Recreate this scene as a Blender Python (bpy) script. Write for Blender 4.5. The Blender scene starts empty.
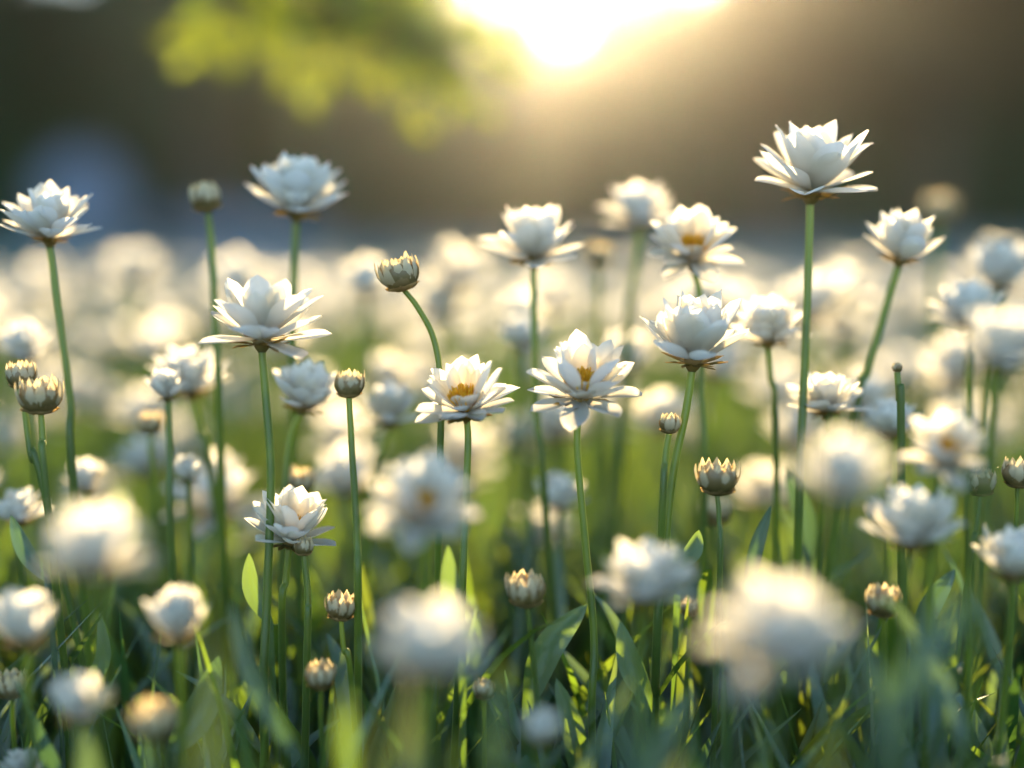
import bpy, math, random
from mathutils import Vector, Matrix, Quaternion
R = math.radians
random.seed(11)
S = bpy.context.scene
col = S.collection

# ------------------------------------------------------------------ camera, sky, sun, exposure
FPX = 1422.0                       # focal length in pixels at 1024 wide (50 mm on 36 mm)
CAM = Vector((0, 0, 0.42))
PITCH = R(6.78)
cd = bpy.data.cameras.new('camera')
cam = bpy.data.objects.new('camera', cd); col.objects.link(cam)
cam.location = CAM; cam.rotation_euler = (math.pi/2 - PITCH, 0, 0)
cd.lens = 50; cd.sensor_width = 36; cd.clip_start = 0.02; cd.clip_end = 3000
cd.dof.use_dof = True; cd.dof.focus_distance = 0.725; cd.dof.aperture_fstop = 50/44.0
S.camera = cam
CROT = Matrix.Rotation(math.pi/2 - PITCH, 3, 'X')

SUN_EL, SUN_AZ = R(11.0), R(2.5)    # azimuth to the right of straight ahead (+Y)
w = bpy.data.worlds.new('World'); S.world = w; w.use_nodes = True
nt = w.node_tree; nt.nodes.clear()
sky = nt.nodes.new('ShaderNodeTexSky'); sky.sky_type = 'NISHITA'; sky.sun_disc = False
sky.sun_elevation = SUN_EL; sky.sun_rotation = SUN_AZ
sky.air_density = 1.0; sky.dust_density = 0.4; sky.ozone_density = 2.6
bg = nt.nodes.new('ShaderNodeBackground'); bg.inputs[1].default_value = 0.125
wo = nt.nodes.new('ShaderNodeOutputWorld')
nt.links.new(sky.outputs[0], bg.inputs[0]); nt.links.new(bg.outputs[0], wo.inputs[0])
sd = bpy.data.lights.new('sun', 'SUN'); sd.energy = 5.0; sd.angle = R(0.5); sd.color = (1.0, 0.75, 0.41)
so = bpy.data.objects.new('sun', sd); col.objects.link(so)
to_sun = Vector((math.sin(SUN_AZ)*math.cos(SUN_EL), math.cos(SUN_AZ)*math.cos(SUN_EL), math.sin(SUN_EL)))
so.rotation_euler = to_sun.to_track_quat('Z', 'Y').to_euler()
so.location = to_sun*50
vs = S.view_settings
vs.view_transform = 'Standard'; vs.look = 'None'; vs.gamma = 1; vs.exposure = 2.3
S.render.engine = 'CYCLES'
c = S.cycles
c.use_denoising = True; c.max_bounces = 12; c.diffuse_bounces = 8; c.glossy_bounces = 2
c.transmission_bounces = 5; c.transparent_max_bounces = 8; c.volume_bounces = 0
c.sample_clamp_indirect = 5; c.caustics_reflective = False; c.caustics_refractive = False

HAZE_DENSITY, HAZE_G = 0.0008, 0.91

def P(px, py, d):
    """the point seen at a pixel of the photograph, d metres in front of the camera"""
    return CAM + CROT @ Vector(((px-512)/FPX*d, (384-py)/FPX*d, -d))

# ------------------------------------------------------------------ materials
def mat(name):
    m = bpy.data.materials.new(name); m.use_nodes = True
    t = m.node_tree; t.nodes.clear()
    out = t.nodes.new('ShaderNodeOutputMaterial')
    return m, t, out
def N(t, typ, **kw):
    n = t.nodes.new('ShaderNode'+typ)
    for k, v in kw.items(): setattr(n, k, v)
    return n
def ramp(t, fac, stops):
    r = N(t, 'ValToRGB')
    e = r.color_ramp.elements
    while len(e) < len(stops): e.new(0.5)
    for i, (p, cc) in enumerate(stops):
        e[i].position = p; e[i].color = (*cc, 1)
    t.links.new(fac, r.inputs[0])
    return r.outputs[0]
def sheet(name, refl, trans, fac, gloss=0.06, rough=0.45, island=0.0, bump=None, hue=0.0):
    """thin plant tissue: diffuse + translucent + a little gloss; refl / trans are lists of ramp stops along V"""
    m, t, out = mat(name)
    uv = N(t, 'UVMap'); sep = N(t, 'SeparateXYZ'); t.links.new(uv.outputs[0], sep.inputs[0])
    cr = ramp(t, sep.outputs[1], refl); ct = ramp(t, sep.outputs[1], trans)
    if island:
        g = N(t, 'NewGeometry')
        for k in range(2):
            h = N(t, 'HueSaturation')
            mr = N(t, 'MapRange'); mr.inputs[3].default_value = 1-island; mr.inputs[4].default_value = 1+island
            t.links.new(g.outputs['Random Per Island'], mr.inputs[0])
            t.links.new(mr.outputs[0], h.inputs['Value'])
            mh = N(t, 'MapRange'); mh.inputs[3].default_value = .5-hue; mh.inputs[4].default_value = .5+hue
            t.links.new(g.outputs['Random Per Island'], mh.inputs[0]); t.links.new(mh.outputs[0], h.inputs['Hue'])
            t.links.new((cr, ct)[k], h.inputs['Color'])
            if k == 0: cr = h.outputs[0]
            else: ct = h.outputs[0]
    d = N(t, 'BsdfDiffuse'); tr = N(t, 'BsdfTranslucent'); gl = N(t, 'BsdfGlossy'); gl.inputs['Roughness'].default_value = rough
    t.links.new(cr, d.inputs[0]); t.links.new(ct, tr.inputs[0])
    if bump:
        wv = N(t, 'TexWave', wave_type='BANDS', bands_direction='X')
        wv.inputs['Scale'].default_value = bump[0]; wv.inputs['Distortion'].default_value = 1.2; wv.inputs['Detail'].default_value = 1
        t.links.new(uv.outputs[0], wv.inputs[0])
        mv = N(t, 'MapRange'); mv.inputs[3].default_value = .83; mv.inputs[4].default_value = 1.0; t.links.new(wv.outputs['Fac'], mv.inputs[0])
        for q, nd in ((cr, d), (ct, tr)):
            vm = N(t, 'VectorMath', operation='SCALE'); t.links.new(q, vm.inputs[0]); t.links.new(mv.outputs[0], vm.inputs['Scale']); t.links.new(vm.outputs[0], nd.inputs[0])
        b = N(t, 'Bump'); b.inputs['Strength'].default_value = bump[1]; b.inputs['Distance'].default_value = .001
        t.links.new(wv.outputs['Fac'], b.inputs['Height'])
        for n in (d, gl): t.links.new(b.outputs[0], n.inputs['Normal'])
    mx = N(t, 'MixShader'); mx.inputs[0].default_value = fac
    t.links.new(d.outputs[0], mx.inputs[1]); t.links.new(tr.outputs[0], mx.inputs[2])
    m2 = N(t, 'MixShader'); m2.inputs[0].default_value = gloss
    t.links.new(mx.outputs[0], m2.inputs[1]); t.links.new(gl.outputs[0], m2.inputs[2])
    t.links.new(m2.outputs[0], out.inputs[0])
    return m
def solid(name, stops, scale=8, rough=.8, sheen=0.0, detail=4, spec=.3):
    m, t, out = mat(name)
    tc = N(t, 'TexCoord'); no = N(t, 'TexNoise'); no.inputs['Scale'].default_value = scale; no.inputs['Detail'].default_value = detail
    t.links.new(tc.outputs['Object'], no.inputs[0])
    p = N(t, 'BsdfPrincipled'); p.inputs['Roughness'].default_value = rough
    p.inputs['Specular IOR Level'].default_value = spec
    p.inputs['Sheen Weight'].default_value = sheen; p.inputs['Sheen Roughness'].default_value = .4
    t.links.new(ramp(t, no.outputs[0], stops), p.inputs['Base Color'])
    b = N(t, 'Bump'); b.inputs['Strength'].default_value = .3; b.inputs['Distance'].default_value = .01
    t.links.new(no.outputs[0], b.inputs['Height']); t.links.new(b.outputs[0], p.inputs['Normal'])
    t.links.new(p.outputs[0], out.inputs[0])
    return m

M_PETAL = sheet('petal', [(0, (.62, .60, .40)), (.22, (.84, .83, .78)), (1, (.87, .87, .85))],
                [(0, (.60, .50, .25)), (.3, (.93, .86, .70)), (1, (.97, .93, .80))], .70, .03, .45, .05, (15, .3))
M_CALYX = sheet('calyx', [(0, (.12, .12, .03)), (1, (.27, .17, .05))], [(0, (.16, .13, .02)), (1, (.45, .27, .06))], .32, .05, .5, .2)
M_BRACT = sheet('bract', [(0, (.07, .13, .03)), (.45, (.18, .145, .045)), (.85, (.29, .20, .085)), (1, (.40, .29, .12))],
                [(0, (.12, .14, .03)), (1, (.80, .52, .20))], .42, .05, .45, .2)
M_TIP = sheet('bud_petal', [(0, (.40, .34, .20)), (.8, (.62, .53, .34)), (1, (.74, .52, .22))],
              [(0, (.6, .5, .3)), (1, (.85, .68, .36))], .40, .05, .4, .1)
M_ORANGE = sheet('stamen', [(0, (.92, .52, .02)), (1, (.97, .68, .05))], [(0, (.9, .45, .02)), (1, (.98, .66, .06))], .55, .05, .4, .1)
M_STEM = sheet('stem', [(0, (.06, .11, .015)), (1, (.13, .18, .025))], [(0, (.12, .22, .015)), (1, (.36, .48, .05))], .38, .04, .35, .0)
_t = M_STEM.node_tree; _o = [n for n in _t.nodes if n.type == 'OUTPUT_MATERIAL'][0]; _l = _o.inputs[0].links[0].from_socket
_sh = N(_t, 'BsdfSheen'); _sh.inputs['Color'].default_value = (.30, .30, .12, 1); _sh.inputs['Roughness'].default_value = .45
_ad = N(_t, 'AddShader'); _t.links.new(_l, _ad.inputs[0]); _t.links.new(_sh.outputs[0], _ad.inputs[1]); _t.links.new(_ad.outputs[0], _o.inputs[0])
M_LEAF = sheet('leaf', [(0, (.04, .10, .02)), (1, (.055, .15, .035))], [(0, (.08, .15, .012)), (1, (.17, .25, .016))], .5, .10, .32, .25, (14, .3), .015)
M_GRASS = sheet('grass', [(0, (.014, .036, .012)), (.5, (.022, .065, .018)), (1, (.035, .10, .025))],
                [(0, (.02, .05, .008)), (.5, (.07, .14, .01)), (1, (.27, .36, .022))], .42, .08, .35, .45, None, .02)  # lower blade darkened, tip bright: shade low in the grass put into the colour
M_SHADELEAF = sheet('shaded_leaf', [(0, (.020, .065, .018)), (1, (.04, .11, .03))], [(0, (.03, .07, .01)), (1, (.08, .15, .02))], .33, .10, .30, .3, (14, .3), .015)  # darkened leaf colour standing in for shade cast by other plants
M_CROWN_G = sheet('green_crown', [(0, (.016, .080, .036)), (1, (.024, .110, .048))], [(0, (.03, .07, .01)), (1, (.05, .09, .015))], .3, .03, .5, .4)
M_CROWN_B = sheet('olive_crown', [(0, (.022, .034, .008)), (1, (.032, .048, .012))], [(0, (.05, .05, .012)), (1, (.07, .065, .018))], .3, .03, .5, .4)
M_LIME = sheet('lime_leaf', [(0, (.08, .16, .02)), (1, (.10, .2, .03))], [(0, (.19, .25, .012)), (1, (.28, .33, .016))], .6, .05, .4, .3)
M_HEDGE = sheet('hedge', [(0, (.014, .070, .026)), (1, (.022, .100, .038))], [(0, (.02, .04, .01)), (1, (.03, .05, .012))], .2, .03, .5, .4)
M_BARK = solid('bark', [(.3, (.05, .035, .025)), (.7, (.13, .10, .075))], 6)
M_SOIL = solid('soil', [(.3, (.018, .014, .009)), (.7, (.05, .04, .025))], 30)
M_STONE = solid('paving', [(.3, (.12, .17, .13)), (.7, (.20, .26, .21))], 1.5)
M_ROCK = solid('rock', [(.3, (.10, .125, .16)), (.7, (.16, .19, .235))], 3)

# ------------------------------------------------------------------ mesh helpers
class MB:
    def __init__(s): s.v, s.f, s.m, s.uv, s.mats = [], [], [], [], []
    def slot(s, m):
        if m not in s.mats: s.mats.append(m)
        return s.mats.index(m)
    def grid(s, rows, m, uvrows=None, closed=False):
        k = s.slot(m); b = len(s.v); nr, nc = len(rows), len(rows[0])
        for r in rows: s.v.extend([tuple(p) for p in r])
        for i in range(nr-1):
            for j in range(nc if closed else nc-1):
                j2 = (j+1) % nc
                s.f.append((b+i*nc+j, b+i*nc+j2, b+(i+1)*nc+j2, b+(i+1)*nc+j)); s.m.append(k)
                u0, u1 = j/max(1, nc-(0 if closed else 1)), (j+1)/max(1, nc-(0 if closed else 1))
                s.uv += [(u0, i/(nr-1)), (u1, i/(nr-1)), (u1, (i+1)/(nr-1)), (u0, (i+1)/(nr-1))]
    def face(s, pts, m, uvs=None):
        k = s.slot(m); b = len(s.v); s.v.extend([tuple(p) for p in pts]); s.f.append(tuple(range(b, b+len(pts)))); s.m.append(k)
        s.uv += uvs or [(0, 0), (1, 0), (1, 1), (0, 1)][:len(pts)]
    def mesh(s, name, smooth=True):
        me = bpy.data.meshes.new(name); me.from_pydata(s.v, [], s.f)
        for m in s.mats: me.materials.append(m)
        me.polygons.foreach_set('material_index', s.m)
        if smooth: me.polygons.foreach_set('use_smooth', [True]*len(s.f))
        l = me.uv_layers.new(name='UVMap'); l.data.foreach_set('uv', [x for q in s.uv for x in q])
        me.update(); return me
    def build(s, name, parent=None, loc=None, smooth=True): return link(name, s.mesh(name, smooth), parent, loc)
def link(name, me, parent=None, loc=None, mw=None):
    o = bpy.data.objects.new(name, me); col.objects.link(o)
    if parent: o.parent = parent
    if loc is not None: o.location = loc
    if mw is not None: o.matrix_local = mw
    return o
def tag(o, label=None, cat=None, group=None, kind=None):
    for k, v in (('label', label), ('category', cat), ('group', group), ('kind', kind)):
        if v: o[k] = v
    return o
def tube(mb, pts, radii, m, n=9):
    pts = [Vector(p) for p in pts]; rows = []; ref = Vector((1, 0, 0))
    for i, p in enumerate(pts):
        d = (pts[min(i+1, len(pts)-1)] - pts[max(i-1, 0)]).normalized()
        if abs(d.dot(ref)) > .95: ref = Vector((0, 1, 0))
        a = (ref - d*ref.dot(d)).normalized(); b = d.cross(a); ref = a
        r = radii[i] if isinstance(radii, (list, tuple)) else radii
        rows.append([p + (a*math.cos(q) + b*math.sin(q))*r for q in [2*math.pi*k/n for k in range(n)]])
    mb.grid(rows, m, closed=True)
def spline(pts, n=24):
    pts = [Vector(p) for p in pts]
    q = [pts[0]*2-pts[1]] + pts + [pts[-1]*2-pts[-2]]
    out = []
    segs = len(pts)-1; per = max(2, n//segs)
    for s_ in range(segs):
        p0, p1, p2, p3 = q[s_:s_+4]
        for k in range(per):
            t = k/per
            out.append(.5*((2*p1)+(p2-p0)*t+(2*p0-5*p1+4*p2-p3)*t*t+(3*p1-p0-3*p2+p3)*t**3))
    out.append(pts[-1]); return out

def petal_rows(L, W, e0, bend, cup, nu=9, nv=5, twist=0.0, rnd=None, notch=0.0, point=.60, base=.22):
    """a petal that starts at the origin, heads out along +Y at elevation e0 and curves upward by bend along its length"""
    rows = []; y = z = 0.0; rd = rnd or random
    ph = rd.uniform(0, 6.28); wob = rd.uniform(.0, .06)
    for i in range(nu):
        t = i/(nu-1)
        e = e0 + bend*t
        if i: y += L/(nu-1)*math.cos(e-bend/(nu-1)/2); z += L/(nu-1)*math.sin(e-bend/(nu-1)/2)
        wd = W/2*max(.02, (base+(1-base)*min(1, (t/.55))**.8 if t < .55 else 1)*((1-((t-.55)/.45)**2.1)**point if t > .55 else 1))
        nrm = Vector((0, -math.sin(e), math.cos(e)))
        row = []
        for j in range(nv):
            s_ = -1+2*j/(nv-1)
            off = nrm*(cup*wd*(s_*s_) + wob*W*math.sin(ph+5*t+2.2*s_)*t)
            x = s_*wd*math.cos(min(1.2, abs(cup)*.5)*abs(s_))
            p = Vector((x, y, z)) + off
            if i == nu-1: p -= Vector((0, math.cos(e), math.sin(e)))*notch*L*(1-abs(s_))*.5
            if twist:
                ct, st = math.cos(twist*t), math.sin(twist*t)
                q = p-Vector((0, y, z)); a = Vector((1, 0, 0))*ct + nrm*st; b = nrm*ct - Vector((1, 0, 0))*st
                p = Vector((0, y, z)) + a*q.x + b*q.dot(nrm)
            row.append(p)
        rows.append(row)
    return rows
def xf(rows, M): return [[M @ p for p in r] for r in rows]

def petal_layout(R0, op, rd, n_scale=1.0):
    """yield (azimuth, length, width, e0, bend, cup, twist, radius, height) for every petal; op 0 closed cup .. 1 wide open"""
    # (count, elevation closed, elevation open, relative length)
    for li, (n, ec, eo, ln, r, h) in enumerate(((7, 38, -2, .98, .085, -.02), (8, 48, 15, 1.0, .085, .0), (7, 56, 34, 1.03, .09, .02), (7, 62, 51, 1.0, .10, .03), (5, 67, 63, .95, .11, .04))):
        n = max(4, round(n*n_scale)); a0 = rd.uniform(0, 6.28)
        for k in range(n):
            e = ec + (eo-ec)*op + rd.uniform(-11, 11)
            if li == 0 and rd.random() < .2*op: e -= rd.uniform(8, 22)
            bend = (62-56*op) - li*1 + rd.uniform(-18, 18)
            if li == 0: bend -= 8*op
            L = R0*ln*rd.uniform(.84, 1.09)
            yield (a0+2*math.pi*k/n + rd.uniform(-.13, .13), L, L*rd.uniform(.43, .55), R(e), R(bend), rd.uniform(.22, .48), rd.uniform(-.25, .25), r*R0, h*R0)
def corolla(mb, R0, op, rd, n_scale=1.0, nu=7, nv=4, m=None, open_to=None):
    for (az, L, W, e0, bd, cup, tw, r, h) in petal_layout(R0, op, rd, n_scale):
        if open_to is not None:
            da = abs((az + math.pi/2 - open_to + math.pi) % (2*math.pi) - math.pi)
            if da < R(62) and e0 + bd*.5 > R(64): continue
            if da < R(40) and e0 + bd*.5 > R(24): L *= .5; W *= .85
        M = Matrix.Rotation(az, 4, 'Z') @ Matrix.Translation((0, r, h))
        mb.grid(xf(petal_rows(L, W, e0, bd, cup, nu, nv, tw, rd), M), m or M_PETAL)
def calyx(mb, R0, rd, n=9, nu=5, nv=3):
    rows = []
    for (r, z) in ((.055, -.22), (.11, -.15), (.15, -.07), (.14, .02)): rows.append([Vector((math.cos(2*math.pi*k/10)*r*R0, math.sin(2*math.pi*k/10)*r*R0, z*R0)) for k in range(10)])
    mb.grid(rows, M_CALYX, closed=True)
    for li, (ln, e) in enumerate(((.32, -2), (.40, 12))):
        for k in range(n):
            L = R0*ln*rd.uniform(.75, 1.2)
            M = Matrix.Rotation(2*math.pi*(k+.5*li)/n+rd.uniform(-.15, .15), 4, 'Z') @ Matrix.Translation((0, .10*R0, -.10*R0))
            mb.grid(xf(petal_rows(L, L*.40, R(e+rd.uniform(-14, 8)), R(rd.uniform(-10, 30)), .3, nu, nv, 0, rd), M), M_CALYX)
def centre(mb, R0, rd, n=90):
    rows = []
    for (r, z) in ((.12, .03), (.21, .16), (.15, .29), (.01, .32)): rows.append([Vector((math.cos(2*math.pi*k/10)*r*R0, math.sin(2*math.pi*k/10)*r*R0, z*R0)) for k in range(10)])
    mb.grid(rows, M_ORANGE, closed=True)
    for k in range(n):
        a = k*2.399; r = .23*math.sqrt((k+.5)/n)*R0
        b = Vector((math.cos(a)*r, math.sin(a)*r, (.30-.13*(r/(.23*R0))**2)*R0)); tp = b + Vector((math.cos(a)*r*.45, math.sin(a)*r*.45, R0*rd.uniform(.13, .24)))
        tube(mb, [b, b.lerp(tp, .7), tp], [.012*R0, .017*R0, .009*R0], M_ORANGE, 5)
def bud_parts(mb_b, mb_t, R0, op, rd, nu=7):
    """a closed bud of radius about R0: overlapping papery bracts, a tuft of petal tips at the mouth"""
    for li, (n, ln, r, e) in enumerate(((8, 1.05, .12, -8), (9, 1.6, .15, -6), (9, 2.3, .13, -4))):
        for k in range(n):
            L = R0*ln*rd.uniform(.93, 1.07)
            M = Matrix.Rotation(2*math.pi*(k+.5*li)/n+rd.uniform(-.1, .1), 4, 'Z') @ Matrix.Translation((0, r*R0, (-.08+.05*li)*R0))
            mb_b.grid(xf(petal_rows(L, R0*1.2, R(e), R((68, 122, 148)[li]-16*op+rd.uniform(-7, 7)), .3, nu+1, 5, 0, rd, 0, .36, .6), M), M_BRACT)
    for li, (n, ln, e, bn) in enumerate(((11, 2.42, 4, 124), (10, 2.38, 18, 106), (8, 2.2, 40, 76))):
        for k in range(n):
            L = R0*ln*rd.uniform(.92, 1.1)
            M = Matrix.Rotation(2*math.pi*(k+.3*li)/n+rd.uniform(-.1, .1), 4, 'Z') @ Matrix.Translation((0, .10*R0, 0))
            mb_t.grid(xf(petal_rows(L, R0*.62, R(e), R(bn-15*op+rd.uniform(-9, 9)), .3, nu, 3, 0, rd), M), M_TIP)
def leaf_rows(pts, W, side, fold=.35, prof=None, nv=5):
    """a blade along a spine; side = direction across"""
    rows = []; n = len(pts)
    for i, p in enumerate(pts):
        t = i/(n-1)
        wd = W/2*(prof(t) if prof else max(.03, math.sin(math.pi*min(1, t**.8*.96+.04))**.75))
        d = (pts[min(i+1, n-1)]-pts[max(i-1, 0)]).normalized()
        a = (side - d*side.dot(d)).normalized(); nr = a.cross(d)
        rows.append([p + a*(s_*wd) + nr*(abs(s_)*wd*fold) for s_ in [-1+2*j/(nv-1) for j in range(nv)]])
    return rows

# ------------------------------------------------------------------ the setting
def big_sheet(name, x0, x1, y0, y1, z, m, label):
    mb = MB(); mb.face([(x0, y0, z), (x1, y0, z), (x1, y1, z), (x0, y1, z)], m)
    return tag(mb.build(name, smooth=False), label, None, None, 'structure')
big_sheet('ground', -1500, 1500, -1500, 1500, 0.0, M_SOIL, 'dark soil under the flowers')
big_sheet('path', -30, 30, 5.4, 20.2, 0.004, M_STONE, 'greenish grey path in shade beyond the flower field')

def leafy(mb, centre_, rad, n, size, m, rd, flat=.55):
    for k in range(n):
        while True:
            q = Vector((rd.uniform(-1, 1), rd.uniform(-1, 1), rd.uniform(-1, 1)))
            if .15 < q.length < 1: break
        p = centre_ + Vector((q.x*rad.x, q.y*rad.y, q.z*rad.z))
        d = Vector((rd.gauss(0, 1), rd.gauss(0, 1), rd.gauss(0, 1)-.2)).normalized()
        s_ = Vector((rd.gauss(0, 1), rd.gauss(0, 1), rd.gauss(0, 1))); a = (s_-d*s_.dot(d)).normalized()
        L = size*rd.uniform(.7, 1.3); W = L*flat
        mb.face([p, p+d*L*.45+a*W*.5, p+d*L, p+d*L*.45-a*W*.5], m, [(0, 0), (1, .4), (.5, 1), (0, .4)])
def make_tree(x, y, h, cw, clumps, m, label, rd, trunk_r=.16, n=170, size=.40, lo=.3, group='trees at the back of the field'):
    root = bpy.data.objects.new('tree', None); col.objects.link(root); root.location = (x, y, 0)
    tag(root, label, 'tree', group)
    mb = MB(); tube(mb, spline([(0, 0, -.05), (rd.uniform(-.1, .1), 0, h*.3), (rd.uniform(-.2, .2), .1, h*.62), (0, 0, h*.88)], 12), [trunk_r*(1.15-.075*i) for i in range(13)], M_BARK, 9)
    for k in range(6):
        a = rd.uniform(0, 6.28); z0 = h*rd.uniform(.3, .6)
        tube(mb, spline([(0, 0, z0), (math.cos(a)*cw*.3, math.sin(a)*cw*.3, z0+h*.1), (math.cos(a)*cw*.65, math.sin(a)*cw*.65, z0+h*.18)], 6), [trunk_r*.4*(1-.12*i) for i in range(7)], M_BARK, 6)
    mb.build('trunk', root)
    mc = MB()
    for k in range(clumps):
        z = h*(lo+(1-lo)*rd.random()**.9); f = math.sin(math.pi*min(1, max(.12, (z/h-lo+.12)/(1.1-lo))))**.6
        a = rd.uniform(0, 6.28); rr = cw*f*math.sqrt(rd.random())
        s_ = cw*rd.uniform(.26, .42)
        leafy(mc, Vector((math.cos(a)*rr, math.sin(a)*rr*.7, z)), Vector((s_, s_, s_*.75)), n, size, m, rd)
    mc.build('crown', root, smooth=False)
    return root
rt = random.Random(5)
TREES = [  # x, y, height, crown radius, clumps, material, label
    (-8.5, 19.5, 9.5, 2.3, 70, M_CROWN_G, 'dark green tree at the far left edge of the background'),
    (-4.2, 19.8, 9.0, 1.8, 74, M_CROWN_G, 'dark green tree behind the pale rocks, left of the lime branch'),
    (-2.35, 22.0, 8.5, 1.4, 80, M_CROWN_G, 'slim dark tree behind the lime leaved branch'),
    (3.9, 20.6, 8.0, .95, 64, M_CROWN_B, 'slim brownish tree just right of the sun glow'),
    (6.0, 20.3, 9.0, 1.65, 84, M_CROWN_B, 'brownish olive tree behind the tallest flower'),
    (9.1, 19.4, 9.0, 1.9, 66, M_CROWN_B, 'dark olive tree at the far right edge of the background'),
]
for (x, y, h, cw, k, m, lb) in TREES: make_tree(x, y, h, cw, k, m, lb, rt, lo=.24)
# clipped hedge under the trees
mh = MB(); rh = random.Random(8)
for k in range(261):
    x = -13 + 26*k/260
    top = 3.38 + .06*math.sin(x*1.3) + .50*min(1, max(0, abs(x-.8)-.38)/.45)
    for (nx, nw, nd) in ((-.25, .16, .75), (.75, .26, .6), (1.75, .14, .5), (2.2, .10, 1.1)):
        if abs(x-nx) < nw: top -= nd
    for q in range(4):
        leafy(mh, Vector((x, 21.4+rh.uniform(-.5, .5), top*(q+.5)/4)), Vector((.12, .6, .42)), 56, .40, M_HEDGE, rh)
        if k % 3 == 0: leafy(mh, Vector((x, 22.5, (top-.25)*(q+.5)/4)), Vector((.3, .3, .42)), 60, .5, M_HEDGE, rh)
tag(mh.build('hedge', smooth=False), 'long dark hedge closing the back of the field under the trees', 'hedge')
# pale rocks by the path
def rock(x, y, r, sx, sz, lb, seed):
    rd = random.Random(seed); mb = MB(); rows = []
    for i in range(9):
        th = math.pi*i/8
        rows.append([Vector((math.cos(p)*math.sin(th)*r*sx, math.sin(p)*math.sin(th)*r, math.cos(th)*r*sz))*rd.uniform(.88, 1.1) for p in [2*math.pi*j/14 for j in range(14)]])
    mb.grid(rows, M_ROCK, closed=True)
    tag(mb.build('boulder', None, (x, y, r*sz*.6)), lb, 'boulder', 'pale boulders by the path')
rock(-4.75, 16.0, .55, 1.0, 1.25, 'tall pale blue grey boulder at the left end of the path', 3)
rock(-3.2, 16.8, .5, 2.2, .55, 'low wide blue grey boulder right of the tall one', 4)

# overhanging lime branch, top left, from a tree whose trunk stands left of the picture
root = bpy.data.objects.new('tree', None); col.objects.link(root); root.location = (-.89, 1.665, 0); root.scale = (.27, .27, .27)
tag(root, 'young tree at upper left whose low lime green branch hangs in the sunlight', 'tree')
mb = MB(); tube(mb, spline([(0, 0, -.05), (.05, 0, 1.2), (-.05, .1, 2.6), (.1, .1, 4.9)], 15), [.16-.007*i for i in range(16)], M_BARK, 10); mb.build('trunk', root)
mb = MB(); LIMB = spline([(0, .05, 2.55), (1.0, -.2, 2.70), (1.9, -.5, 2.47), (2.6, -.8, 2.25), (3.05, -.9, 2.08)], 20)
tube(mb, LIMB, [.06-.0025*i for i in range(len(LIMB))], M_BARK, 7)
rb = random.Random(21); twigs = []
for k in range(32):
    p = LIMB[rb.randint(12, len(LIMB)-1)]; q = p + Vector((rb.uniform(-.2, .45), rb.uniform(-.4, .4), rb.uniform(-.24, .42)))
    tube(mb, spline([p, p.lerp(q, .5)+Vector((0, 0, .04)), q], 6), [.012, .011, .01, .008, .007, .006, .004], M_BARK, 5); twigs.append((p, q))
mb.build('limb', root)
mb = MB()
for (p, q) in twigs:
    leafy(mb, p.lerp(q, .75), Vector((.20, .2, .13)), 13, .125, M_LIME, rb, .5)
mb.build('foliage', root, smooth=False)
mb = MB()
for k in range(30):
    leafy(mb, Vector((rb.uniform(-1.2, 1.2), rb.uniform(-1, 1), rb.uniform(3.3, 5.3))), Vector((.5, .5, .4)), 60, .12, M_LIME, rb, .5)
mb.build('crown', root, smooth=False)

# haze: one closed box of thin even air round everything on the ground
hb = MB(); X, Y0, Y1, Z0, Z1 = 40, -6, 45, -1, 14
for f in (((-X, Y0, Z0), (-X, Y1, Z0), (X, Y1, Z0), (X, Y0, Z0)), ((-X, Y0, Z1), (X, Y0, Z1), (X, Y1, Z1), (-X, Y1, Z1)),
          ((-X, Y0, Z0), (X, Y0, Z0), (X, Y0, Z1), (-X, Y0, Z1)), ((-X, Y1, Z0), (-X, Y1, Z1), (X, Y1, Z1), (X, Y1, Z0)),
          ((-X, Y0, Z0), (-X, Y0, Z1), (-X, Y1, Z1), (-X, Y1, Z0)), ((X, Y0, Z0), (X, Y1, Z0), (X, Y1, Z1), (X, Y0, Z1))): hb.face(f, M_SOIL)
hm, ht, hout = mat('haze'); pv = N(ht, 'VolumePrincipled')
pv.inputs['Color'].default_value = (.95, .93, .9, 1); pv.inputs['Density'].default_value = HAZE_DENSITY; pv.inputs['Anisotropy'].default_value = HAZE_G
ht.links.new(pv.outputs[0], hout.inputs['Volume'])
ho = hb.build('haze', smooth=False); ho.data.materials.clear(); ho.data.materials.append(hm); ho['kind'] = 'stuff'

# ------------------------------------------------------------------ flowers
PETALS = []   # a few petal meshes shared by the near flowers: unit length
def make_stem(root, pts, r0, r1):
    sp = spline([p - root.location for p in pts], 30); n = len(sp)
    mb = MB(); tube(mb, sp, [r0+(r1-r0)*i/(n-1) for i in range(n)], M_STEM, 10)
    mb.build('stem', root); return sp
def stem_leaves(root, sp, rd, n, zmax, size=1.0):
    cand = [p for p in sp if .02 < p.z < zmax]
    for k in range(n):
        if not cand: return
        p = rd.choice(cand); a = rd.uniform(0, 6.28); L = rd.uniform(.06, .11)*size; el = R(rd.uniform(50, 74))
        o = Vector((math.cos(a), math.sin(a), 0)); pts = []; q = p.copy()
        for i in range(9):
            pts.append(q.copy()); e = el - R(rd.uniform(30, 60))*(i/8)**2; q = q + (o*math.cos(e)+Vector((0, 0, 1))*math.sin(e))*L/8
        mb = MB(); mb.grid(leaf_rows(pts, rd.uniform(.009, .014)*size, o.cross(Vector((0, 0, 1)))), M_LEAF); mb.build('leaf', root)
def axis_frame(ax, spin):
    q = Vector((0, 0, 1)).rotation_difference(ax.normalized())
    return q.to_matrix().to_4x4() @ Matrix.Rotation(spin, 4, 'Z')
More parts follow.
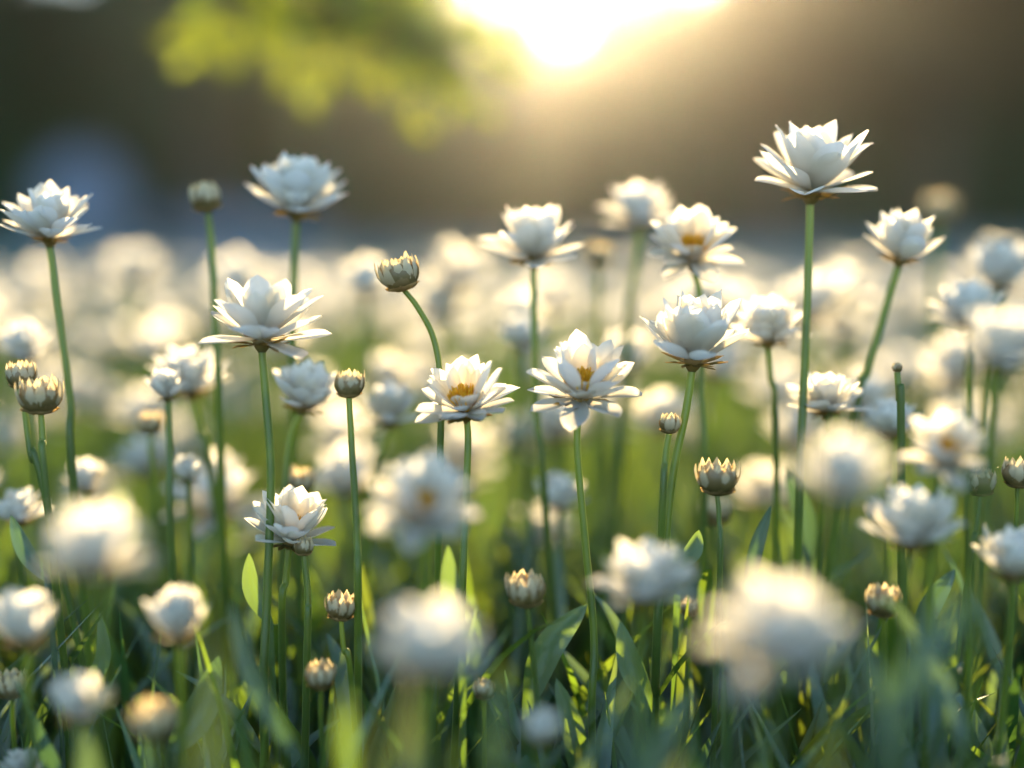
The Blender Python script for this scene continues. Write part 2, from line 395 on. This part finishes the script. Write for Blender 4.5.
def head_axis(tc, ts):
    """tc degrees toward the camera, ts degrees to the right"""
    return Vector((math.tan(R(ts)), -math.tan(R(tc)), 1)).normalized()
def stem_points(px, py, d, way, ax, rd):
    h = P(px, py, d); pts = [h]
    if way:
        for (wx, wy) in way: pts.append(P(wx, wy, d))
    else: pts.append(h - ax*.035)
    last = pts[-1]
    slope = (pts[-1].x-pts[-2].x)/max(.01, pts[-2].z-pts[-1].z)
    bx = last.x + max(-.5, min(.5, slope))*last.z*.45 + rd.uniform(-.01, .01)
    pts.append(Vector((bx, h.y+rd.uniform(-.015, .015), 0.0)))
    return pts[::-1]
SEED = [100]
def flower(px, py, d, W, op, tc, ts, label, way=None, petals=False, sr=None, group=None, spin=None, leaves=2, cen=True):
    SEED[0] += 1; rd = random.Random(SEED[0])
    R0 = W*d/FPX/2/(.62+.36*op)
    ax = head_axis(tc, ts); pts = stem_points(px, py, d, way, ax, rd)
    root = bpy.data.objects.new('white_flower', None); col.objects.link(root); root.location = pts[0]
    tag(root, label, 'flower', group or 'white flowers')
    r = (min(sr, 10.5) if sr else 8)*.88*d/FPX/2
    sp = make_stem(root, pts, r*1.02, r*.82)
    head = bpy.data.objects.new('flower_head', None); col.objects.link(head); head.parent = root
    hm_ = axis_frame(ax, rd.uniform(0, 6.28) if spin is None else spin); hm_.translation = pts[-1]-pts[0]+ax*.19*R0; head.matrix_local = hm_
    cl = hm_.to_3x3().inverted() @ Vector((0, -1, 0))
    if petals:
        for (az, L, Wp, e0, bd, cup, tw, rr, hh) in petal_layout(R0, op, rd):
            da = (az + math.pi/2 - math.atan2(cl.y, cl.x) + math.pi) % (2*math.pi) - math.pi
            if cen and tc > 15 and abs(da) < R(62) and R(64) < e0 + bd*.5: continue
            if 5 < tc <= 9 and abs(da - R(22)) < R(24) and e0 + bd*.5 > R(48): continue
            if e0 < R(-16) and abs(da) < R(75): e0 = R(-8)
            if cen and tc > 9 and abs(da) < R(40) and R(24) < e0 + bd*.5: L *= .50; Wp *= .85
            mb = MB(); mb.grid(petal_rows(L, Wp, e0, bd, cup, 11, 7, tw, rd, rd.choice((0, 0, .05))), M_PETAL)
            mb_o = mb.build('petal', head); mb_o.matrix_local = Matrix.Rotation(az, 4, 'Z') @ Matrix.Translation((0, rr, hh))
    else:
        mb = MB(); corolla(mb, R0, op, rd, .95, 8, 5, None, math.atan2(cl.y, cl.x) if tc > 15 else None); mb.build('corolla', head)
    mb = MB(); calyx(mb, R0, rd); mb.build('calyx', head)
    if cen: mb = MB(); centre(mb, R0, rd); mb.build('flower_centre', head)
    stem_leaves(root, sp, rd, leaves, min(.2, pts[-1].z*.55))
    return root
def bud(px, py, d, W, op, tc, ts, label, way=None, sr=7, leaves=1):
    SEED[0] += 1; rd = random.Random(SEED[0])
    R0 = W*d/FPX/2*.92; ax = head_axis(tc, ts); pts = stem_points(px, py, d, way, ax, rd)
    root = bpy.data.objects.new('flower_bud', None); col.objects.link(root); root.location = pts[0]
    tag(root, label, 'flower bud', 'closed flower buds')
    r = min(sr, 8.5)*.88*d/FPX/2; sp = make_stem(root, pts, r*1.2, r*.85)
    head = bpy.data.objects.new('bud_head', None); col.objects.link(head); head.parent = root
    hm_ = axis_frame(ax, rd.uniform(0, 6.28)); hm_.translation = pts[-1]-pts[0]+ax*.05*R0; head.matrix_local = hm_
    a, b = MB(), MB(); bud_parts(a, b, R0, op, rd); a.build('bract_cup', head); b.build('petal_tuft', head)
    stem_leaves(root, sp, rd, leaves, min(.2, pts[-1].z*.55))
    return root

# --- sharp flowers of the focal plane
flower(262, 351, .72, 116, .80, -2, 3, 'crisp white flower on a thick stem at left, underside and tan bracts showing', [(266, 400), (271, 480), (267, 600), (264, 720)], True, 12)
flower(467, 420, .72, 100, .86, 16, -6, 'crisp white flower showing orange stamens, left of the other such bloom at the middle', [(468, 445), (465, 520), (460, 640)], True, 9)
flower(581, 408, .72, 110, .80, 15.5, 2, 'crisp white flower with a big orange tuft, right of the picture centre', [(577, 445), (585, 540), (594, 640), (592, 740)], True, 9)
flower(692, 370, .725, 104, .50, 4, 5, 'crisp cup shaped white flower with brown bracts, stamens hidden', [(686, 410), (672, 480), (664, 560), (656, 660)], True, 11)
flower(810, 203, .755, 122, .76, 6, 4, 'tallest white flower, standing highest at right against the dark trees', [(808, 280), (803, 400), (798, 540)], True, 11)
flower(289, 548, .735, 86, .66, 8, 8, 'small white flower low behind the thick stem at left', [(286, 580), (282, 640)], True, 9)
# --- buds near the focal plane
bud(349, 397, .715, 28, .5, 3, 3, 'upright grey brown bud on a straight stem left of the picture centre', [(352, 450), (357, 540), (358, 620)], 8)
bud(404, 290, .735, 36, .7, 5, -14, 'pale tufted bud on a stem that bends sharply to the left', [(418, 308), (434, 340), (441, 390), (440, 470)], 7)
bud(717, 494, .715, 37, .9, 3, 0, 'opening bud with cream tips below the cup shaped flower', [(719, 520), (719, 600)], 6)
bud(41, 413, .715, 38, 1.0, 3, 2, 'wide topped grey bud in front of another at far left', [(43, 440), (48, 510)], 8)
bud(23, 388, .74, 28, .4, 3, -3, 'smaller round bud just behind the wide topped bud at far left', [(26, 420), (32, 460), (46, 500)], 7)
bud(669, 433, .72, 21, .0, 3, 3, 'narrow pointed bud close to the stem of the cup shaped flower', [(665, 460), (661, 540)], 8)
bud(341, 619, .715, 28, .8, 3, 2, 'low cream tufted bud under the straight stemmed grey bud', [(344, 650), (352, 690)], 6)
bud(304, 555, .72, 19, .0, 3, 2, 'narrow pointed bud in front of the low white flower at left', [(308, 600), (307, 660)], 8)
bud(526, 606, .70, 36, .3, 3, 0, 'round pale bud low between the two flowers with orange stamens', [(531, 640)], 6)
bud(883, 616, .69, 32, .8, 3, 0, 'pale bud with orange tips low at right below a blurred flower', [(884, 650)], 7)
bud(980, 495, .72, 28, .5, 3, 0, 'dark based bud at right beneath the flower with a yellow centre', [(976, 530), (966, 590)], 6)
bud(1018, 487, .72, 30, .5, 3, 0, 'dark bud cut by the right edge of the picture', [(1016, 520)], 5)
bud(321, 688, .69, 28, .4, 3, 0, 'dim cream bud deep in the leaves below the low tufted bud', None, 6)
bud(484, 698, .70, 20, .3, 3, 0, 'tiny pale bud deep in the leaves below the middle', None, 5)
bud(689, 615, .76, 18, .5, 3, 0, 'tiny pale bud tucked beside the pale blue blurred flower', None, 5)
bud(715, 524, .82, 30, .3, 3, 0, 'blurred white bud right behind the opening bud', None, 6)
bud(155, 738, .60, 40, .8, 3, 0, 'blurred cream bud by the bottom edge at left', None, 7)
bud(12, 697, .70, 28, .8, 3, 0, 'cream bud at the left edge under a blurred closed cup', None, 6)
# --- softly blurred flowers behind
flower(50, 247, .765, 92, .74, 3, 2, 'white flower on a tall stem at far left against dark trees', [(57, 300), (70, 400), (74, 490)], sr=10)
flower(296, 222, .81, 98, .62, 3, 4, 'soft cream flower high behind the thick stemmed flower, petals drooping', [(294, 280), (293, 400)], sr=13)
bud(208, 212, .80, 31, .1, 5, -8, 'soft tan bud high on a pale stem left of the cream flower', [(212, 250), (216, 330), (220, 430)], 12)
flower(534, 268, .80, 93, .74, 5, 0, 'soft white flower high at the middle, directly above the big orange tuft', [(534, 320), (537, 420), (545, 500)], sr=9)
flower(640, 230, .90, 74, .8, 6, -3, 'softer cream flower high under the sun glow, right of the middle', [(633, 290), (626, 360)], sr=11)
flower(692, 266, .79, 88, .78, 26, -3, 'soft white flower with an orange middle behind the cup shaped flower', [(700, 300), (702, 400), (704, 500)], sr=9)
bud(598, 268, .92, 26, .3, 3, 0, 'blurred tan bud between the two high soft flowers near the middle', None, 7)
flower(898, 267, .79, 76, .52, 3, 8, 'soft white cup right of the tallest flower on a leaning pale stem', [(888, 300), (868, 370), (850, 440)], sr=12)
flower(769, 348, .79, 74, .62, 4, -3, 'soft bluish white flower just left of the tallest stem', [(771, 380), (776, 450)], sr=8)
flower(300, 414, .78, 74, .55, 5, 16, 'soft white flower leaning right behind the thick stem at left', [(290, 440), (284, 500), (282, 580)], sr=9)
flower(192, 400, .83, 78, .62, 4, -4, 'soft double white flower left of the thick stemmed flower', [(200, 430), (214, 490)], sr=10)
flower(168, 402, .775, 42, .35, 3, -4, 'small half open white flower in front of the soft double one', [(170, 450), (172, 560)], sr=9)
flower(388, 428, .84, 58, .34, 4, 6, 'soft half open white flower left of the left orange tufted bloom', [(380, 460), (372, 500)], sr=8)
flower(188, 484, .80, 36, .3, 3, 0, 'small soft white flower low among stems at left', [(190, 520)], sr=7)
flower(826, 418, .77, 76, .80, 2, -4, 'white flower half hidden behind the tallest stem and a big blurred bloom', [(826, 450)], sr=8)
flower(890, 440, .80, 56, .5, 4, 0, 'white flower peeping out between two big blurred blooms at right', None, sr=7)
flower(560, 512, .86, 52, .5, 4, 0, 'pale blurred flower low behind the right orange tufted stem', None, sr=7)
flower(86, 492, .84, 44, .5, 4, 0, 'pale blurred flower beside the tall stem at far left', None, sr=7)
flower(20, 526, .80, 52, .55, 4, 0, 'soft white flower at the left edge behind a dark leaf', None, sr=7)
flower(26, 362, .86, 56, .6, 4, 0, 'blurred white flower behind the two grey buds at far left', None, sr=8)
bud(151, 434, .82, 24, .3, 3, 0, 'soft grey bud below the small half open flower at left', [(154, 480)], 6)
bud(300, 494, .80, 28, .5, 3, 0, 'soft grey bud above the low white flower at left', None, 6)
bare = bud(897, 372, .74, 10, .0, 3, 0, 'bare green stem tip without a bloom at right', [(899, 400), (901, 440)], 9)
bare.name = 'bare_stem'; bare['category'] = 'stem'; del bare['group']
bud(938, 222, 1.05, 30, .2, 3, 0, 'blurred brown bud high at right against the dark trees', None, 8)
flower(137, 286, 1.22, 62, .72, 4, 0, 'round blurred cream flower high at left between two tall stems', None, sr=9)
flower(996, 275, 1.15, 50, .55, 3, 0, 'blurred cream flower at the right edge against the dark trees', None, sr=8)
flower(367, 298, 1.0, 56, .5, 3, 0, 'blurred cream flower with a brown base behind the bending bud', None, sr=8)
flower(523, 352, .93, 54, .6, 4, 0, 'blurred white flower behind the stem of the soft middle flower', None, sr=8)
flower(702, 315, .98, 64, .7, 4, 0, 'blurred white flower hidden behind the soft orange centred flower', None, sr=8)
flower(842, 304, 1.1, 62, .7, 4, 0, 'blurred cream flower between the tallest stem and the leaning one', None, sr=8)
flower(440, 322, 1.1, 66, .6, 4, 0, 'blurred cream flower right of the bending bud', None, sr=8)
flower(240, 300, 1.15, 66, .6, 4, 0, 'blurred cream flower behind the soft tan bud stem', None, sr=8)
# --- blurred flowers in front
flower(997, 372, .575, 92, .58, 2, 4, 'big blurred pale blue flower cut by the right edge', None, sr=12)
flower(968, 330, .64, 70, .55, 4, -4, 'blurred white flower tucked behind the pale blue one at the right edge', None, sr=9)
flower(943, 468, .63, 82, .72, 22, 0, 'blurred white flower with a soft yellow centre at right', None, sr=11)
flower(842, 505, .525, 96, .5, 0, 0, 'big round blurred white bloom in front of the tallest stem', None, sr=12)
flower(910, 552, .645, 96, .62, 2, 4, 'white flower with sunlit petals low at right under the yellow centred one', None, sr=12)
flower(1012, 582, .66, 76, .5, 2, 0, 'white cup low at the right edge', None, sr=11)
flower(642, 606, .61, 98, .74, 6, 0, 'blurred pale blue flower low between the two crisp right flowers', None, sr=13)
flower(778, 666, .49, 136, .78, 12, 0, 'largest blurred pale blue flower at the bottom, right of the middle', None, sr=14, cen=False)
flower(428, 682, .52, 116, .62, -2, 2, 'big blurred cream flower at the bottom left of the middle', None, sr=13)
flower(423, 526, .595, 108, .88, 24, 0, 'blurred white flower with a soft yellow centre left of the middle', None, sr=10)
flower(98, 580, .53, 112, .72, 0, 0, 'big blurred white flower low at far left', None, sr=13)
flower(27, 650, .62, 74, .22, 0, 0, 'blurred closed white cup at the left edge', None, sr=11)
flower(180, 645, .625, 62, .05, 0, 0, 'egg shaped closed white flower low at left', None, sr=11)
flower(78, 724, .60, 66, .4, 0, 0, 'dim blurred white flower by the bottom left corner', None, sr=10)
flower(26, 782, .68, 46, .5, 2, 0, 'small white flower cut by the bottom edge at far left', None, sr=8)
flower(541, 748, .60, 46, .3, 0, 0, 'small blurred white flower at the bottom below the round pale bud', None, sr=9)

# ------------------------------------------------------------------ single leaves in view (each grows from the ground)
def broad_leaf(tip, base, wpx, d, label, bow=0.0, fold=.4, dz=0.0, face=0.0):
    lm = M_SHADELEAF if ('dark' in label or 'bluish' in label or 'soft' in label or 'thin' in label) else M_LEAF
    a, b = P(*tip, d+dz), P(*base, d)
    side = Vector((b.z-a.z, 0, a.x-b.x)).normalized() if (a-b).length else Vector((1, 0, 0))
    mid = a.lerp(b, .5) + side*bow*(a-b).length
    g = Vector((b.x + (b.x-a.x)*.25, b.y+.01, 0))
    up = spline([b, mid, a], 16); low = spline([g, b.lerp(g, .5)+Vector((0, .004, 0)), b], 8)[:-1]
    pts = [p-g for p in low+up]; n0 = len(low); n = len(pts)
    W = wpx*d/FPX
    def prof(t):
        i = t*(n-1)
        if i < n0: return .16+.24*(i/n0)**2
        s_ = (i-n0)/(n-1-n0); return max(.02, .40+.60*math.sin(min(1, s_/.45)*math.pi/2) if s_ < .45 else (1-((s_-.45)/.55)**2)**.8)
    sd_ = Vector((math.cos(face), math.sin(face), 0))
    mb = MB(); mb.grid(leaf_rows(pts, W, sd_, fold, prof), lm)
    return tag(mb.build('broad_leaf', None, g), label, 'leaf', 'single broad leaves')
broad_leaf((219, 656), (172, 752), 32, .70, 'dark pointed leaf with a pale rim at bottom left', -.08)
broad_leaf((11, 515), (48, 580), 18, .71, 'dark blade pointing up left at the left edge', .06)
broad_leaf((587, 604), (528, 704), 30, .715, 'sunlit yellow green leaf leaning right at the bottom middle', .10)
broad_leaf((556, 678), (580, 790), 24, .71, 'upright sunlit leaf under the leaning yellow green one', -.05)
broad_leaf((620, 622), (650, 704), 24, .715, 'sunlit mottled leaf leaning left beside the pale blue flower', .06)
broad_leaf((771, 505), (748, 602), 15, .74, 'thin upright green blade right of the opening bud', .05)
broad_leaf((249, 553), (270, 622), 18, .735, 'small sunlit leaf at the foot of the thick stem', .10)
broad_leaf((699, 530), (678, 566), 18, .725, 'small rounded leaf above the pale blue flower', -.12)
broad_leaf((955, 569), (915, 640), 22, .71, 'bluish shiny leaf low at right behind the white flower', .06)
broad_leaf((786, 468), (808, 560), 22, .80, 'dark blade beside the big round blurred bloom', -.06)
broad_leaf((968, 590), (880, 745), 34, .50, 'big blurred dark blade slanting up to the right at bottom right', .04)
broad_leaf((506, 665), (492, 790), 18, .54, 'blurred lime blade standing at the bottom middle', .03)
broad_leaf((346, 690), (352, 800), 18, .54, 'blurred lime blade at the bottom under the dim cream bud', .02)
broad_leaf((230, 600), (300, 760), 20, .62, 'soft green blade leaning left across the thick stem foot', .06)
broad_leaf((448, 545), (462, 640), 20, .69, 'narrow two toned blade under the blurred yellow centred flower', .04)
broad_leaf((690, 690), (640, 800), 26, .60, 'soft dark blade slanting right near the bottom middle', .05)
broad_leaf((860, 640), (900, 780), 30, .56, 'soft dark blade leaning left at bottom right', -.04)
broad_leaf((100, 612), (70, 700), 16, .72, 'arched thin leaf between the closed cup and the egg shaped flower', -.2)

# ------------------------------------------------------------------ grass: countless blades, one mass
rg = random.Random(77); mg = MB()
def blade(x, y, h, W, lean, az, m):
    o = Vector((math.cos(az), math.sin(az), 0)); sd_ = Vector((rg.gauss(0, 1), rg.gauss(0, .6), 0)).normalized(); pts = []
    n = 6
    for i in range(n):
        t = i/(n-1); pts.append(Vector((x, y, 0)) + o*(lean*h*t*t) + Vector((0, 0, h*(t-.18*lean*t*t))))
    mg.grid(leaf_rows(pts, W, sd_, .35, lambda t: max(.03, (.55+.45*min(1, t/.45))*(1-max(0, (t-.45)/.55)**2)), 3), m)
cnt = 0
while cnt < 15000:
    d = (rg.uniform(.36, .62) if cnt < 200 else rg.uniform(.64, 1.0)) if cnt < 2600 else .92 + 5.6*rg.random()**2.1
    hw = .42*d+.12
    x = rg.uniform(-hw, hw)
    if d < .66:
        yc = rg.uniform(640, 860)
        h = .42-(yc-215)/FPX*d
        if h < .05: continue
    elif d < 1.0: h = rg.uniform(.09, .25 if rg.random() < .3 else .20)
    else: h = rg.uniform(.08, .21)
    blade(x, d, h, rg.choice((.003, .005, .007, .010, .014))*(1 if d < 1.5 else 1.4), rg.uniform(.05, .55), rg.uniform(0, 6.28), M_SHADELEAF if rg.random() < (.6 if d < .66 else .35) else M_GRASS); cnt += 1
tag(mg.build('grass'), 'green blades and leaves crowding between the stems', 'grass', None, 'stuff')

# ------------------------------------------------------------------ the blurred back field: one mesh per flower, copies share mesh data
VAR = []
rv = random.Random(4)
for k in range(12):
    mb = MB(); h = 1.0
    op = (.85, .7, .45, .8, .6, .2, .75, .35, .9, .65, .5, .75)[k]; R0 = .030
    lean = Vector((rv.uniform(-.03, .03), rv.uniform(-.03, .03), 0)); hh = (.20, .37, .25, .33, .30, .36, .22, .28, .35, .31, .27, .385)[k]
    ax = (lean*5+Vector((0, 0, 1))).normalized()
    tube(mb, spline([(0, 0, 0), lean*.4+Vector((0, 0, hh*.5)), lean+Vector((0, 0, hh))], 10), [.0026]*11, M_STEM, 6)
    A = Matrix.Translation(lean+Vector((0, 0, hh+.002))) @ axis_frame(ax, 0)
    sub = MB(); corolla(sub, R0, op, rv, .8, 6, 3); calyx(sub, R0, rv, 7, 4, 3); centre(sub, R0, rv, 0)
    base = len(mb.v); mb.v += [tuple(A @ Vector(v)) for v in sub.v]
    mb.f += [tuple(i+base for i in f) for f in sub.f]; mb.uv += sub.uv
    for mi in sub.m: mb.m.append(mb.slot(sub.mats[mi]))
    for q in range(2):
        a = rv.uniform(0, 6.28); o = Vector((math.cos(a), math.sin(a), 0)); z0 = rv.uniform(.03, .09)
        mb.grid(leaf_rows([Vector((0, 0, z0))+o*.04*t/5+Vector((0, 0, .07*t/5)) for t in range(6)], .011, o.cross(Vector((0, 0, 1))), .3), M_LEAF)
    VAR.append((mb.mesh('white_flower'), hh))
rf = random.Random(31); placed = []; made = 0; far = []
tries = 0
while tries < 20000 and (made < 285 or len(far) < 300):
    tries += 1
    d = .93 + 3.9*rf.random()**1.9; hw = .40*d+.1; x = rf.uniform(-hw, hw)
    if any((x-a)**2+(d-b)**2 < (.038+.010*d)**2 for a, b in placed): continue
    near = d < 2.6
    if near and made >= 285 or (not near and len(far) >= 300): continue
    placed.append((x, d)); me, hh = rf.choice(VAR); s_ = min(rf.uniform(.85, 1.2), (max(.235, .40-.045*d)-rf.uniform(-.025, .085))/hh)
    if near:
        o = link('white_flower', me, None, (x, d, 0)); o.rotation_euler = (rf.gauss(0, .06), rf.gauss(0, .06), rf.uniform(0, 6.28)); o.scale = (s_, s_, s_)
        made += 1
        px = 512 + x/d*FPX
        if d < 1.6: where = 'nearer back field'
        else: where = 'farther back field'
        side = 'left part' if px < 340 else ('right part' if px > 680 else 'middle')
        tag(o, 'pale blurred flower on a thin stem, %s of the %s' % (side, where), 'flower', 'flowers in the %s of the %s' % (side, where))
    else: far.append((x, d, me, s_))
fm = MB()
for (x, d, me, s_) in far:
    M = Matrix.Translation((x, d, 0)) @ Matrix.Rotation(rf.uniform(0, 6.28), 4, 'Z') @ Matrix.Scale(s_, 4)
    b = len(fm.v); fm.v += [tuple(M @ v.co) for v in me.vertices]
    for p in me.polygons:
        fm.f.append(tuple(i+b for i in p.vertices)); fm.m.append(fm.slot(me.materials[p.material_index]))
        fm.uv += [tuple(me.uv_layers[0].data[l].uv) for l in p.loop_indices]
tag(fm.build('far_flowers'), 'mass of far white flowers melting together at the back of the field', 'flowers', None, 'stuff')
